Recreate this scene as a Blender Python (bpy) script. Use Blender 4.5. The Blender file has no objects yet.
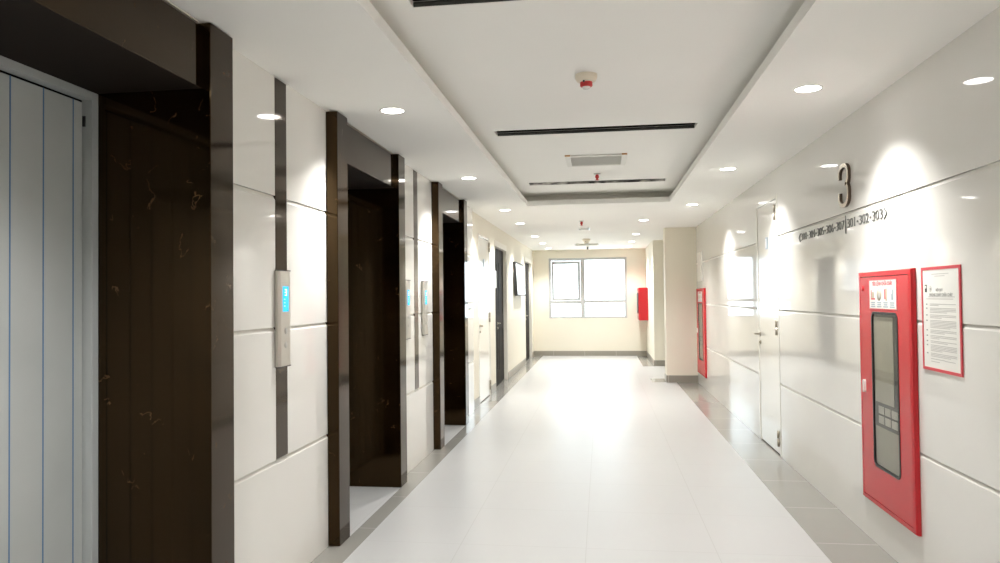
import bpy, bmesh, math
from mathutils import Vector, Matrix

S = bpy.context.scene
COL = S.collection
PI = math.pi

# ------------------------------------------------------------------ materials
def mat(name, rgb, rough=0.5, metal=0.0, ior=1.5, emit=None, estr=0.0, coat=0.0):
    m = bpy.data.materials.new(name)
    m.use_nodes = True
    b = m.node_tree.nodes['Principled BSDF']
    b.inputs['Base Color'].default_value = (*rgb, 1)
    b.inputs['Roughness'].default_value = rough
    b.inputs['Metallic'].default_value = metal
    b.inputs['IOR'].default_value = ior
    b.inputs['Coat Weight'].default_value = coat
    b.inputs['Coat Roughness'].default_value = 0.05
    if emit:
        b.inputs['Emission Color'].default_value = (*emit, 1)
        b.inputs['Emission Strength'].default_value = estr
    return m

def N(m, t, **kw):
    n = m.node_tree.nodes.new(t)
    for k, v in kw.items():
        setattr(n, k, v)
    return n

def math_node(m, op, a, b=None):
    n = N(m, 'ShaderNodeMath', operation=op)
    for i, v in enumerate((a, b)):
        if v is None:
            continue
        if isinstance(v, (int, float)):
            n.inputs[i].default_value = v
        else:
            m.node_tree.links.new(v, n.inputs[i])
    return n.outputs[0]

def mottled(m, c1, c2, scale, detail=5, lo=0.35, hi=0.65, rough=None):
    """a soft procedural mottling of two close colours"""
    L = m.node_tree.links
    b = m.node_tree.nodes['Principled BSDF']
    tc = N(m, 'ShaderNodeTexCoord')
    nz = N(m, 'ShaderNodeTexNoise')
    nz.inputs['Scale'].default_value = scale
    nz.inputs['Detail'].default_value = detail
    cr = N(m, 'ShaderNodeValToRGB')
    cr.color_ramp.elements[0].position = lo
    cr.color_ramp.elements[1].position = hi
    cr.color_ramp.elements[0].color = (*c1, 1)
    cr.color_ramp.elements[1].color = (*c2, 1)
    L.new(tc.outputs['Object'], nz.inputs['Vector'])
    L.new(nz.outputs['Fac'], cr.inputs['Fac'])
    L.new(cr.outputs['Color'], b.inputs['Base Color'])
    return m

def tile_joints(m, px, py, ox, oy, c_tile, c_tile2, c_joint, w):
    """large polished floor tiles with hairline joints (object coordinates)"""
    L = m.node_tree.links
    b = m.node_tree.nodes['Principled BSDF']
    tc = N(m, 'ShaderNodeTexCoord')
    sx = N(m, 'ShaderNodeSeparateXYZ')
    L.new(tc.outputs['Object'], sx.inputs[0])
    def line(sock, p, o):
        a = math_node(m, 'SUBTRACT', sock, o)
        a = math_node(m, 'DIVIDE', a, p)
        a = math_node(m, 'ADD', a, 100.5)
        a = math_node(m, 'FRACT', a)
        a = math_node(m, 'SUBTRACT', a, 0.5)
        a = math_node(m, 'ABSOLUTE', a)
        return math_node(m, 'LESS_THAN', a, w / p)
    lx = line(sx.outputs['X'], px, ox)
    ly = line(sx.outputs['Y'], py, oy)
    f = math_node(m, 'MAXIMUM', lx, ly)
    nz = N(m, 'ShaderNodeTexNoise')
    nz.inputs['Scale'].default_value = 1.7
    nz.inputs['Detail'].default_value = 6
    L.new(tc.outputs['Object'], nz.inputs['Vector'])
    mx = N(m, 'ShaderNodeMix', data_type='RGBA')
    mx.inputs[6].default_value = (*c_tile, 1)
    mx.inputs[7].default_value = (*c_tile2, 1)
    L.new(nz.outputs['Fac'], mx.inputs[0])
    m2 = N(m, 'ShaderNodeMix', data_type='RGBA')
    L.new(f, m2.inputs[0])
    L.new(mx.outputs[2], m2.inputs[6])
    m2.inputs[7].default_value = (*c_joint, 1)
    L.new(m2.outputs[2], b.inputs['Base Color'])
    return m

def marble(m):
    """dark brown marble with thin tan veins and small flecks"""
    L = m.node_tree.links
    b = m.node_tree.nodes['Principled BSDF']
    tc = N(m, 'ShaderNodeTexCoord')
    nz = N(m, 'ShaderNodeTexNoise')
    nz.inputs['Scale'].default_value = 3.0
    nz.inputs['Detail'].default_value = 8
    L.new(tc.outputs['Object'], nz.inputs['Vector'])
    cr = N(m, 'ShaderNodeValToRGB')
    cr.color_ramp.elements[0].position = 0.35
    cr.color_ramp.elements[0].color = (0.003, 0.0015, 0.0006, 1)
    cr.color_ramp.elements[1].position = 0.75
    cr.color_ramp.elements[1].color = (0.014, 0.007, 0.0026, 1)
    L.new(nz.outputs['Fac'], cr.inputs['Fac'])
    b.inputs['Specular Tint'].default_value = (1.0, .66, .34, 1)
    # veins
    mp = N(m, 'ShaderNodeMapping')
    mp.inputs['Rotation'].default_value = (0.5, 0.7, 0.4)
    L.new(tc.outputs['Object'], mp.inputs['Vector'])
    v = N(m, 'ShaderNodeTexNoise')
    v.inputs['Scale'].default_value = 7.0
    v.inputs['Detail'].default_value = 7
    v.inputs['Distortion'].default_value = 0.5
    L.new(mp.outputs['Vector'], v.inputs['Vector'])
    a = math_node(m, 'SUBTRACT', v.outputs['Fac'], 0.5)
    a = math_node(m, 'ABSOLUTE', a)
    a = math_node(m, 'LESS_THAN', a, 0.004)
    g = N(m, 'ShaderNodeTexNoise')
    g.inputs['Scale'].default_value = 8.0
    g.inputs['Detail'].default_value = 3
    L.new(tc.outputs['Object'], g.inputs['Vector'])
    g2 = math_node(m, 'GREATER_THAN', g.outputs['Fac'], 0.625)
    f = math_node(m, 'MULTIPLY', a, g2)
    mx = N(m, 'ShaderNodeMix', data_type='RGBA')
    L.new(f, mx.inputs[0])
    L.new(cr.outputs['Color'], mx.inputs[6])
    mx.inputs[7].default_value = (0.11, 0.065, 0.032, 1)
    L.new(mx.outputs[2], b.inputs['Base Color'])
    return m

M = {}
M['tile'] = mottled(mat('polished_wall_tile', (.77, .755, .715), 0.04, ior=1.5), (.76, .745, .705), (.78, .765, .73), 1.3)
M['tile_edge'] = mat('tile_chamfer', (.74, .725, .68), 0.55, ior=1.3)
M['groove'] = mat('groove_backing', (.52, .50, .45), 0.6)
M['cream'] = mottled(mat('cream_paint', (.83, .79, .68), 0.6), (.755, .715, .61), (.775, .735, .63), 0.8)
M['ceil'] = mottled(mat('ceiling_paint', (.82, .81, .775), 0.8), (.855, .845, .81), (.875, .865, .83), 0.7)
M['floor'] = tile_joints(mat('floor_tile', (.8, .79, .76), 0.32, ior=1.5), .78, .78, -0.115, 4.57,
                         (.43, .43, .425), (.46, .46, .455), (.38, .375, .365), 0.0025)
M['border'] = tile_joints(mat('floor_border_tile', (.4, .38, .34), 0.16), 50, .78, -30, 4.815,
                          (.24, .232, .21), (.29, .28, .255), (.45, .44, .41), 0.0035)
M['base'] = tile_joints(mat('baseboard_tile', (.3, .28, .25), 0.3), .8, .8, 0.35, 0.3,
                        (.25, .235, .20), (.30, .28, .24), (.5, .48, .43), 0.004)
M['marble'] = marble(mat('dark_marble', (.02, .012, .008), 0.08, ior=1.5))
M['honed'] = mat('honed_dark_marble', (.012, .007, .004), 0.7, ior=1.3)
M['steel'] = mat('brushed_steel', (.56, .55, .52), 0.32, 1.0)
M['panelsteel'] = mat('panel_steel', (.62, .60, .55), 0.38, 0.85)
M['dark'] = mat('dark_plastic', (.02, .02, .02), 0.5)
M['black'] = mat('black_void_lining', (.006, .006, .006), 0.9)
M['film'] = mottled(mat('film_on_lift_door', (.36, .38, .37), 0.42), (.43, .45, .44), (.48, .50, .49), 2.0)
M['framefilm'] = mat('film_on_lift_frame', (.46, .48, .475), 0.4)
M['tape'] = mat('blue_film_edge', (.10, .20, .36), 0.5)
M['white'] = mat('white_enamel', (.84, .83, .79), 0.22)
M['whitedoor'] = mat('white_door_lacquer', (.83, .81, .75), 0.12)
M['hinge'] = mat('satin_hinge_steel', (.42, .38, .31), 0.4, 0.7)
M['plate'] = mat('blue_grey_plate', (.33, .42, .52), 0.3)
M['platelight'] = mat('pale_plate_face', (.75, .80, .84), 0.3)
M['red'] = mat('red_enamel', (.56, .022, .03), 0.25, ior=1.4)
M['redmetal'] = mat('red_sprinkler', (.55, .03, .03), 0.35)
M['seal'] = mat('black_rubber', (.012, .012, .012), 0.45)
M['paper'] = mat('white_paper', (.82, .81, .76), 0.35)
M['paperred'] = mat('red_print', (.62, .05, .07), 0.4)
M['ink'] = mat('grey_ink', (.30, .30, .29), 0.6)
M['inkdark'] = mat('black_ink', (.05, .05, .05), 0.6)
M['inkpale'] = mat('pale_ink', (.52, .51, .48), 0.6)
M['inkblue'] = mat('blue_grey_ink', (.35, .42, .46), 0.6)
M['inktan'] = mat('tan_ink', (.55, .48, .35), 0.6)
M['letter'] = mat('dark_steel_letter', (.20, .20, .19), 0.35, 0.6)
M['numeral'] = mat('brushed_numeral', (.75, .68, .58), 0.25, 0.9)
M['numeralside'] = mat('numeral_shaded_return', (.14, .10, .07), 0.35, 0.5)  # shade on the numeral's sides put into a darker metal colour
M['wood'] = mottled(mat('dark_door_wood', (.02, .016, .013), 0.6, ior=1.2), (.014, .011, .009), (.03, .024, .019), 6)
M['frame'] = mat('door_frame_paint', (.84, .81, .73), 0.45)
M['alu'] = mat('window_aluminium', (.47, .48, .475), 0.45)
M['grille'] = mat('vent_grille_grey', (.60, .59, .55), 0.6)
M['cream_plastic'] = mat('cream_plastic', (.74, .68, .56), 0.45)
M['grille_rim'] = mat('grille_rim', (.74, .73, .68), 0.5)
M['clip'] = mat('orange_tape', (.55, .30, .12), 0.6)
M['liner'] = mottled(mat('torn_grey_liner', (.25, .24, .21), 0.8), (.02, .02, .02), (.42, .40, .36), 9, lo=.42, hi=.58)
M['darkliner'] = mat('dark_slot_liner', (.045, .043, .038), 0.8)
M['greyreflection'] = mat('grey_reflection', (.34, .325, .28), 0.5)
M['greysquare'] = mat('pale_grey_square', (.44, .43, .40), 0.5)
M['diffuser'] = mat('lit_diffuser', (.9, .9, .9), 0.4, emit=(1.0, 0.985, 0.95), estr=9.0)
M['screen'] = mat('lit_blue_screen', (.0, .2, .3), 0.2, emit=(0.0, 0.47, 1.0), estr=.62)
M['screenglyph'] = mat('lit_screen_glyph', (.5, .8, 1), 0.2, emit=(0.75, 0.95, 1.0), estr=.75)

def glass_mat(name, tint, refl_rough=0.0, ior=1.45, alpha=0.85):
    """thin pane: clear transmission with a Fresnel mirror on top"""
    m = bpy.data.materials.new(name)
    m.use_nodes = True
    nt = m.node_tree
    nt.nodes.clear()
    out = nt.nodes.new('ShaderNodeOutputMaterial')
    tr = nt.nodes.new('ShaderNodeBsdfTransparent')
    tr.inputs[0].default_value = (*tint, 1)
    gl = nt.nodes.new('ShaderNodeBsdfGlossy')
    gl.inputs['Roughness'].default_value = refl_rough
    fr = nt.nodes.new('ShaderNodeFresnel')
    fr.inputs['IOR'].default_value = ior
    mx = nt.nodes.new('ShaderNodeMixShader')
    # the mirror sits on the outer face only: the ray leaves the thin pane unchanged
    ge = nt.nodes.new('ShaderNodeNewGeometry')
    sb = nt.nodes.new('ShaderNodeMath'); sb.operation = 'SUBTRACT'; sb.inputs[0].default_value = 1.0
    ml = nt.nodes.new('ShaderNodeMath'); ml.operation = 'MULTIPLY'
    nt.links.new(ge.outputs['Backfacing'], sb.inputs[1])
    nt.links.new(fr.outputs[0], ml.inputs[0]); nt.links.new(sb.outputs[0], ml.inputs[1])
    nt.links.new(ml.outputs[0], mx.inputs[0])
    nt.links.new(tr.outputs[0], mx.inputs[1])
    nt.links.new(gl.outputs[0], mx.inputs[2])
    nt.links.new(mx.outputs[0], out.inputs[0])
    return m
M['glass'] = glass_mat('window_glass', (.96, .98, .98))
M['cabglass'] = glass_mat('cabinet_glass', (.95, .95, .92), 0.03, ior=1.5)

# ------------------------------------------------------------------ mesh building
def adopt(o, parent):
    """parent a mesh made in world coordinates; parts of parts need no offset"""
    o.parent = parent
    if parent.parent is None:
        o.matrix_parent_inverse = Matrix.Translation(-parent.location)

class MB:
    def __init__(self):
        self.bm = bmesh.new()
        self.mats = []

    def mi(self, m):
        if m not in self.mats:
            self.mats.append(m)
        return self.mats.index(m)

    def box(self, x0, x1, y0, y1, z0, z1, m):
        i = self.mi(m)
        vs = [self.bm.verts.new((x, y, z)) for x in (x0, x1) for y in (y0, y1) for z in (z0, z1)]
        for q in ((0, 1, 3, 2), (4, 6, 7, 5), (0, 4, 5, 1), (2, 3, 7, 6), (0, 2, 6, 4), (1, 5, 7, 3)):
            f = self.bm.faces.new([vs[k] for k in q])
            f.material_index = i
        return self

    def prism(self, pts, d, m, m_side=None):
        """pts: closed 3-D outline, swept by vector d"""
        i = self.mi(m)
        j = self.mi(m_side) if m_side else i
        d = Vector(d)
        a = [self.bm.verts.new(p) for p in pts]
        b = [self.bm.verts.new(Vector(p) + d) for p in pts]
        n = len(pts)
        f = self.bm.faces.new(a[::-1]); f.material_index = i
        f = self.bm.faces.new(b); f.material_index = i
        for k in range(n):
            f = self.bm.faces.new((a[k], a[(k + 1) % n], b[(k + 1) % n], b[k])); f.material_index = j
        return self

    def lathe(self, c, prof, m, seg=24, axis='z'):
        """profile [(radius, height)] turned round an axis through c"""
        i = self.mi(m)
        c = Vector(c)
        def P(r, h, a):
            u, v = r * math.cos(a), r * math.sin(a)
            return c + Vector({'z': (u, v, h), 'x': (h, u, v), 'y': (u, h, v)}[axis])
        rings = []
        for r, h in prof:
            if r <= 1e-6:
                rings.append([self.bm.verts.new(P(0, h, 0))])
            else:
                rings.append([self.bm.verts.new(P(r, h, 2 * PI * k / seg)) for k in range(seg)])
        for A, B in zip(rings, rings[1:]):
            for k in range(seg):
                k2 = (k + 1) % seg
                if len(A) == 1 and len(B) == 1:
                    continue
                if len(A) == 1:
                    vs = (A[0], B[k], B[k2])
                elif len(B) == 1:
                    vs = (A[k], B[0], A[k2])
                else:
                    vs = (A[k], B[k], B[k2], A[k2])
                f = self.bm.faces.new(vs); f.material_index = i; f.smooth = True
        return self

    def tube(self, pts, r, m, seg=10):
        i = self.mi(m)
        pts = [Vector(p) for p in pts]
        rings = []
        for k, p in enumerate(pts):
            t = (pts[min(k + 1, len(pts) - 1)] - pts[max(k - 1, 0)]).normalized()
            up = Vector((0, 0, 1)) if abs(t.z) < .9 else Vector((1, 0, 0))
            u = t.cross(up).normalized(); w = t.cross(u)
            rings.append([self.bm.verts.new(p + u * r * math.cos(a) + w * r * math.sin(a))
                          for a in (2 * PI * q / seg for q in range(seg))])
        for A, B in zip(rings, rings[1:]):
            for q in range(seg):
                f = self.bm.faces.new((A[q], A[(q + 1) % seg], B[(q + 1) % seg], B[q]))
                f.material_index = i; f.smooth = True
        for R_ in (rings[0][::-1], rings[-1]):
            f = self.bm.faces.new(R_); f.material_index = i
        return self

    def build(self, name, parent=None, bevel=0.0, seg=2):
        bmesh.ops.recalc_face_normals(self.bm, faces=self.bm.faces)
        me = bpy.data.meshes.new(name)
        self.bm.to_mesh(me)
        self.bm.free()
        for m in self.mats:
            me.materials.append(m)
        o = bpy.data.objects.new(name, me)
        COL.objects.link(o)
        if parent:
            adopt(o, parent)
        if bevel:
            b = o.modifiers.new('bevel', 'BEVEL')
            b.width = bevel; b.segments = seg; b.limit_method = 'ANGLE'
        return o

def struct(o):
    o['kind'] = 'structure'
    return o

def tag(o, label, cat, group=None):
    o['label'] = label
    o['category'] = cat
    if group:
        o['group'] = group
    return o

def thing(name, label, cat, loc, group=None):
    o = bpy.data.objects.new(name, None)
    o.location = loc
    o.empty_display_size = 0.1
    COL.objects.link(o)
    return tag(o, label, cat, group)

def root_struct(name, loc):
    o = bpy.data.objects.new(name, None)
    o.location = loc
    COL.objects.link(o)
    return struct(o)

def rrect(y0, y1, z0, z1, r, n=6):
    """rounded rectangle outline in (y,z)"""
    out = []
    for cy, cz, a0 in ((y1 - r, z1 - r, 0), (y0 + r, z1 - r, PI / 2), (y0 + r, z0 + r, PI), (y1 - r, z0 + r, 1.5 * PI)):
        for k in range(n + 1):
            a = a0 + PI / 2 * k / n
            out.append((cy + r * math.cos(a), cz + r * math.sin(a)))
    return out

def text_mesh(body, size, extrude, m, sx=1.0, bold=0.0, align='CENTER', m_side=None):
    cu = bpy.data.curves.new('txt', 'FONT')
    cu.body = body
    cu.size = size
    cu.extrude = extrude
    cu.offset = bold
    cu.align_x = align
    cu.align_y = 'CENTER'
    cu.resolution_u = 3
    tmp = bpy.data.objects.new('txt', cu)
    COL.objects.link(tmp)
    dg = bpy.context.evaluated_depsgraph_get()
    dg.update()
    me = bpy.data.meshes.new_from_object(tmp.evaluated_get(dg))
    bpy.data.objects.remove(tmp)
    bpy.data.curves.remove(cu)
    me.transform(Matrix.Scale(sx, 4, (1, 0, 0)))
    me.materials.clear()
    me.materials.append(m)
    if m_side:
        me.materials.append(m_side)
        for p in me.polygons:
            if abs(p.normal.z) < 0.5:
                p.material_index = 1
    return me

# text lying on the right wall: reads towards -y, faces -x
WALLTXT = Matrix(((0, 0, -1), (-1, 0, 0), (0, 1, 0))).to_4x4()
def place_text(name, me, x, y, z, parent):
    me.transform(Matrix.Translation((x, y, z)) @ WALLTXT)
    o = bpy.data.objects.new(name, me)
    COL.objects.link(o)
    if parent:
        adopt(o, parent)
    return o

# ------------------------------------------------------------------ dimensions
L, R = -1.715, 1.664            # tile wall faces
LC = -1.760                     # cream painted stretch of the left wall
JX = -1.640                     # front of the lift jambs
LINX = -1.674                   # front of the lift lintels
BACKX = -2.160                  # lift door frame
C = 2.740                       # soffit height
LIPZ, TRAY = 2.803, 2.903       # top of the tray lip, tray ceiling
TX0, TX1, TY0, TY1 = -0.953, 0.880, -2.0, 9.60
YB = 19.10                      # back wall
YP = 13.31                      # front of the pillar
PX = 1.125                      # left face of the pillar
NEAR = -4.0
LIFTS = [(1.505, 1.690, 2.920, 3.115), (4.440, 4.628, 5.860, 6.050), (7.350, 7.538, 8.765, 8.960)]
GRV = (0.70, 1.40, 2.10)

# ------------------------------------------------------------------ floor
f = MB()
fl, bo = M['floor'], M['border']
XI = -1.525
def fr(x0, x1, y0, y1, m):
    f.box(x0, x1, y0, y1, -0.08, 0.0, m)
fr(XI, 1.29, NEAR, YP, fl)
fr(XI, 0.87, YP, YB + .1, fl)
fr(JX - .004, XI, NEAR, YB + .1, bo)
yy0 = NEAR
for a, b, d, e in LIFTS:       # the border reaches the tile wall, but stops at the lift thresholds
    fr(L, JX - .004, yy0, b, bo)
    fr(L, JX - .004, b, d, fl)
    yy0 = d
fr(L, JX - .004, yy0, YB + .1, bo)
fr(-2.0, L, 9.76, YB + .1, bo)
fr(-2.5, L, NEAR, 9.76, fl)
fr(1.29, 2.0, NEAR, YP, bo)
fr(0.87, PX, YP + .02, YP + .60, bo)
fr(0.87, PX, YP, YP + .02, fl)
fr(0.87, PX, YP + .60, 16.30, fl)
fr(0.87, PX, 16.30, YB + .1, bo)
fr(PX, 3.6, YP, 16.6, fl)
fr(PX, 2.0, 16.6, YB + .1, bo)
struct(f.build('floor'))

# ------------------------------------------------------------------ ceiling
c = MB()
cm = M['ceil']
c.box(-2.5, TX0, NEAR, TY1, C, LIPZ, cm)
c.box(TX1, 2.0, NEAR, TY1, C, LIPZ, cm)
c.box(-2.5, 3.7, TY1, YB + .2, C, LIPZ, cm)
c.box(TX0, TX1, NEAR, TY0, C, LIPZ, cm)
CV = 0.30
# cove backs
c.box(TX0 - CV - .05, TX0 - CV, TY0 - CV, TY1 + CV, LIPZ, 3.0, cm)
c.box(TX1 + CV, TX1 + CV + .05, TY0 - CV, TY1 + CV, LIPZ, 3.0, cm)
c.box(TX0 - CV, TX1 + CV, TY1 + CV, TY1 + CV + .05, LIPZ, 3.0, cm)
c.box(TX0 - CV, TX1 + CV, TY0 - CV - .05, TY0 - CV, LIPZ, 3.0, cm)
# tray with openings for the air slots
SX0, SX1 = -0.853, 0.770
SLOTS = [(0.40, 0.585), (3.12, 3.320), (5.925, 6.125), (8.715, 8.930)]
ys = [TY0 - CV] + [v for s in SLOTS for v in s] + [TY1 + CV]
for k in range(0, len(ys), 2):
    c.box(TX0 - CV, TX1 + CV, ys[k], ys[k + 1], TRAY, TRAY + .03, cm)
for a, b in SLOTS:
    c.box(TX0 - CV, SX0, a, b, TRAY, TRAY + .03, cm)
    c.box(SX1, TX1 + CV, a, b, TRAY, TRAY + .03, cm)
c.box(-2.5, 3.7, NEAR - .1, YB + .2, 3.22, 3.28, cm)
struct(c.build('ceiling'))

# ------------------------------------------------------------------ tiled walls
def tiled(mb, side, y0, y1):
    """wall of four tile courses, each with a sloped top edge and a narrow gap"""
    s = -1 if side == 'L' else 1
    X = L if side == 'L' else R
    mb.bm.faces.ensure_lookup_table()
    def bx(xa, xb, *a):
        mb.box(min(xa, xb), max(xa, xb), *a)
    bx(X + s * .016, X + s * .14, y0, y1, 0, 3.22, M['groove'])
    lo = [0.0] + [g + .0005 for g in GRV]
    hi = [g - .0018 for g in GRV] + [C]
    for k, (a, b) in enumerate(zip(lo, hi)):
        if k < 3:
            pts = [(X, y0, a), (X + s * .016, y0, a), (X + s * .016, y0, b), (X + s * .012, y0, b), (X, y0, b - .022)]
        else:
            pts = [(X, y0, a), (X + s * .016, y0, a), (X + s * .016, y0, b), (X, y0, b)]
        mb.prism(pts, (0, y1 - y0, 0), M['tile'])
        if k < 3:       # the sloped top edge is cut and unpolished
            mb.bm.faces.ensure_lookup_table()
            for f_ in mb.bm.faces[-len(pts):]:
                f_.normal_update()
                if abs(f_.normal.z) > .2 and abs(f_.normal.x) > .2:
                    f_.material_index = mb.mi(M['tile_edge'])

w = MB()
STRIPS = [(3.703, 3.846), (6.620, 6.765)]
segs = [(NEAR, LIFTS[0][0]), (LIFTS[0][3], STRIPS[0][0]), (STRIPS[0][1], LIFTS[1][0]),
        (LIFTS[1][3], STRIPS[1][0]), (STRIPS[1][1], LIFTS[2][0]), (LIFTS[2][3], 9.76)]
for a, b in segs:
    tiled(w, 'L', a, b)
for a, b in STRIPS:      # tile under the marble strips, wall behind them
    w.box(L - .14, L - .016, a, b, 0, 3.22, M['groove'])
    w.prism([(L, a, 0), (L - .016, a, 0), (L - .016, a, .695), (L - .012, a, .695), (L, a, .673)], (0, b - a, 0), M['tile'])
for a, b, d, e in LIFTS: # wall over and behind each lift opening
    w.box(-2.45, -1.690, a, e, 2.736, 3.22, M['cream'])
    w.box(-2.45, -2.33, a - .3, e + .3, 0, 3.22, M['black'])
# cream painted stretch with three door openings
DOORS = [(10.46, 11.53, 2.47), (12.10, 13.69, 2.50), (16.99, 18.57, 2.47)]
cr = M['cream']
y = 9.76
for a, b, h in DOORS:
    w.box(L - .20, LC, y, a, 0, 3.22, cr)
    w.box(L - .20, LC, a, b, h, 3.22, cr)
    w.box(L - .26, L - .20, a - .1, b + .1, 0, 3.22, cr)
    y = b
w.box(L - .20, LC, y, YB + .15, 0, 3.22, cr)
struct(w.build('wall_left'))

for (a, b), nm in zip(STRIPS, ('trim_1', 'trim_2')):
    s = MB()
    s.box(L - .0155, L + .002, a + .001, b - .001, .703, 2.735, M['marble'])
    struct(s.build(nm, bevel=.001))

w = MB()
RD = (7.27, 8.23)       # right door with its frame
tiled(w, 'R', NEAR, RD[0])
tiled(w, 'R', RD[1], YP)
w.box(R + .06, R + .14, RD[0], RD[1], 0, 3.22, M['groove'])
w.prism([(R, RD[0], 2.50), (R + .06, RD[0], 2.50), (R + .06, RD[0], C), (R, RD[0], C)], (0, RD[1] - RD[0], 0), M['tile'])
struct(w.build('wall_right'))

w = MB()
w.box(PX, R + .3, YP, YP + .35, 0, 3.22, cr)
struct(w.build('wall_pillar'))
w = MB()
w.box(PX, R + 2.0, 16.35, YB + .15, 0, 3.22, cr)
struct(w.build('wall_corner'))
w = MB()
w.box(R + .3, 3.5, YP + .05, YP + .35, 0, 3.22, cr)
w.box(3.4, 3.6, YP + .05, 16.6, 0, 3.22, cr)
struct(w.build('wall_recess'))
w = MB()
w.box(-2.5, 2.0, NEAR - .12, NEAR, 0, 3.22, cr)
struct(w.build('wall_behind'))

# back wall with window opening
WX0, WX1, WZ0, WZ1 = -1.352, 0.645, 0.970, 2.527
w = MB()
w.box(-2.0, WX0, YB, YB + .2, 0, 3.22, cr)
w.box(WX1, PX, YB, YB + .2, 0, 3.22, cr)
w.box(WX0, WX1, YB, YB + .2, 0, WZ0, cr)
w.box(WX0, WX1, YB, YB + .2, WZ1, 3.22, cr)
struct(w.build('wall_back'))

# baseboards
bh = .125
def baseboard(name, boxes):
    b = MB()
    for q in boxes:
        b.box(*q, M['base'])
    return struct(b.build(name, bevel=.002))
baseboard('baseboard_back', [(LC + .012, PX - .012, YB - .012, YB, 0, bh)])
baseboard('baseboard_left', [(LC, LC + .012, a, b, 0, bh) for a, b in ((9.77, 10.45), (11.54, 12.09), (13.70, 16.98), (18.58, YB))])
baseboard('baseboard_corner', [(PX - .012, PX, 16.338, YB - .012, 0, bh), (PX, R + 1.7, 16.338, 16.35, 0, bh)])
baseboard('baseboard_pillar', [(PX + .0, R - .001, YP - .012, YP, 0, bh), (PX - .012, PX, YP - .012, YP + .35, 0, bh)])

# ------------------------------------------------------------------ window
win = root_struct('window_1', ((WX0 + WX1) / 2, YB + .06, WZ0))
al = M['alu']
YF0, YF1 = YB + .005, YB + .085
MX0, MX1 = -0.535, -0.425          # mullion
TZ0, TZ1 = 1.345, 1.425            # transom
t = .058
g = MB()
g.box(WX0, WX0 + t, YF0, YF1, WZ0, WZ1, al)
g.box(WX1 - t, WX1, YF0, YF1, WZ0, WZ1, al)
g.box(WX0 + t, WX1 - t, YF0, YF1, WZ1 - t, WZ1, al)
g.box(WX0 + t, WX1 - t, YF0, YF1, WZ0, WZ0 + t * .7, al)
g.box(MX0, MX1, YF0, YF1, WZ0 + t * .7, WZ1 - t, al)
g.box(WX0 + t, MX0, YF0, YF1, TZ0, TZ1, al)
g.box(MX1, WX1 - t, YF0, YF1, TZ0 + .015, TZ1 + .01, al)
g.build('window_frame', win, bevel=.004)
# top-hung sash, slightly open at the bottom
SA = [WX0 + t + .008, MX0 - .008, TZ1 + .006, WZ1 - t - .03]
g = MB()
st = .062
def sash_y(z):
    return YF0 + .03 + (SA[3] - z) * .055
def slab(x0, x1, z0, z1, th=.035):
    y0, y1 = sash_y(z1), sash_y(z0)
    g.prism([(x0, y1, z0), (x0, y1 + th, z0), (x0, y0 + th, z1), (x0, y0, z1)], (x1 - x0, 0, 0), al)
slab(SA[0], SA[0] + st, SA[2], SA[3])
slab(SA[1] - st, SA[1], SA[2], SA[3])
slab(SA[0] + st, SA[1] - st, SA[3] - st, SA[3])
slab(SA[0] + st, SA[1] - st, SA[2], SA[2] + st * .9)
sash = g.build('sash', win)
g = MB()
g.box(SA[0], SA[1], YF0 + .012, YF0 + .03, SA[3] + .006, SA[3] + .024, M['dark'])  # dark bar put in for the dark gap above the sash
g.build('sash_gap_bar', win)
g = MB()
g.box((SA[0] + SA[1]) / 2 - .05, (SA[0] + SA[1]) / 2 + .05, sash_y(SA[2]) - .02, sash_y(SA[2]), SA[2] + .02, SA[2] + .035, M['steel'])
g.build('window_handle', win)
for nm, (x0, x1, z0, z1) in (('pane', (WX0 + t, MX0, WZ0 + .03, TZ0)), ('pane', (MX1, WX1 - t, WZ0 + .03, TZ0 + .015)),
                             ('pane', (MX1, WX1 - t, TZ1 + .01, WZ1 - t))):
    g = MB()
    g.box(x0, x1, YF0 + .04, YF0 + .046, z0, z1, M['glass'])
    g.build(nm, win)
g = MB()
g.prism([(SA[0] + st, sash_y(SA[2]) + .015, SA[2] + st * .9), (SA[0] + st, sash_y(SA[2]) + .021, SA[2] + st * .9),
         (SA[0] + st, sash_y(SA[3]) + .021, SA[3] - st), (SA[0] + st, sash_y(SA[3]) + .015, SA[3] - st)],
        (SA[1] - SA[0] - 2 * st, 0, 0), M['glass'])
g.build('pane', win)

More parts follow.
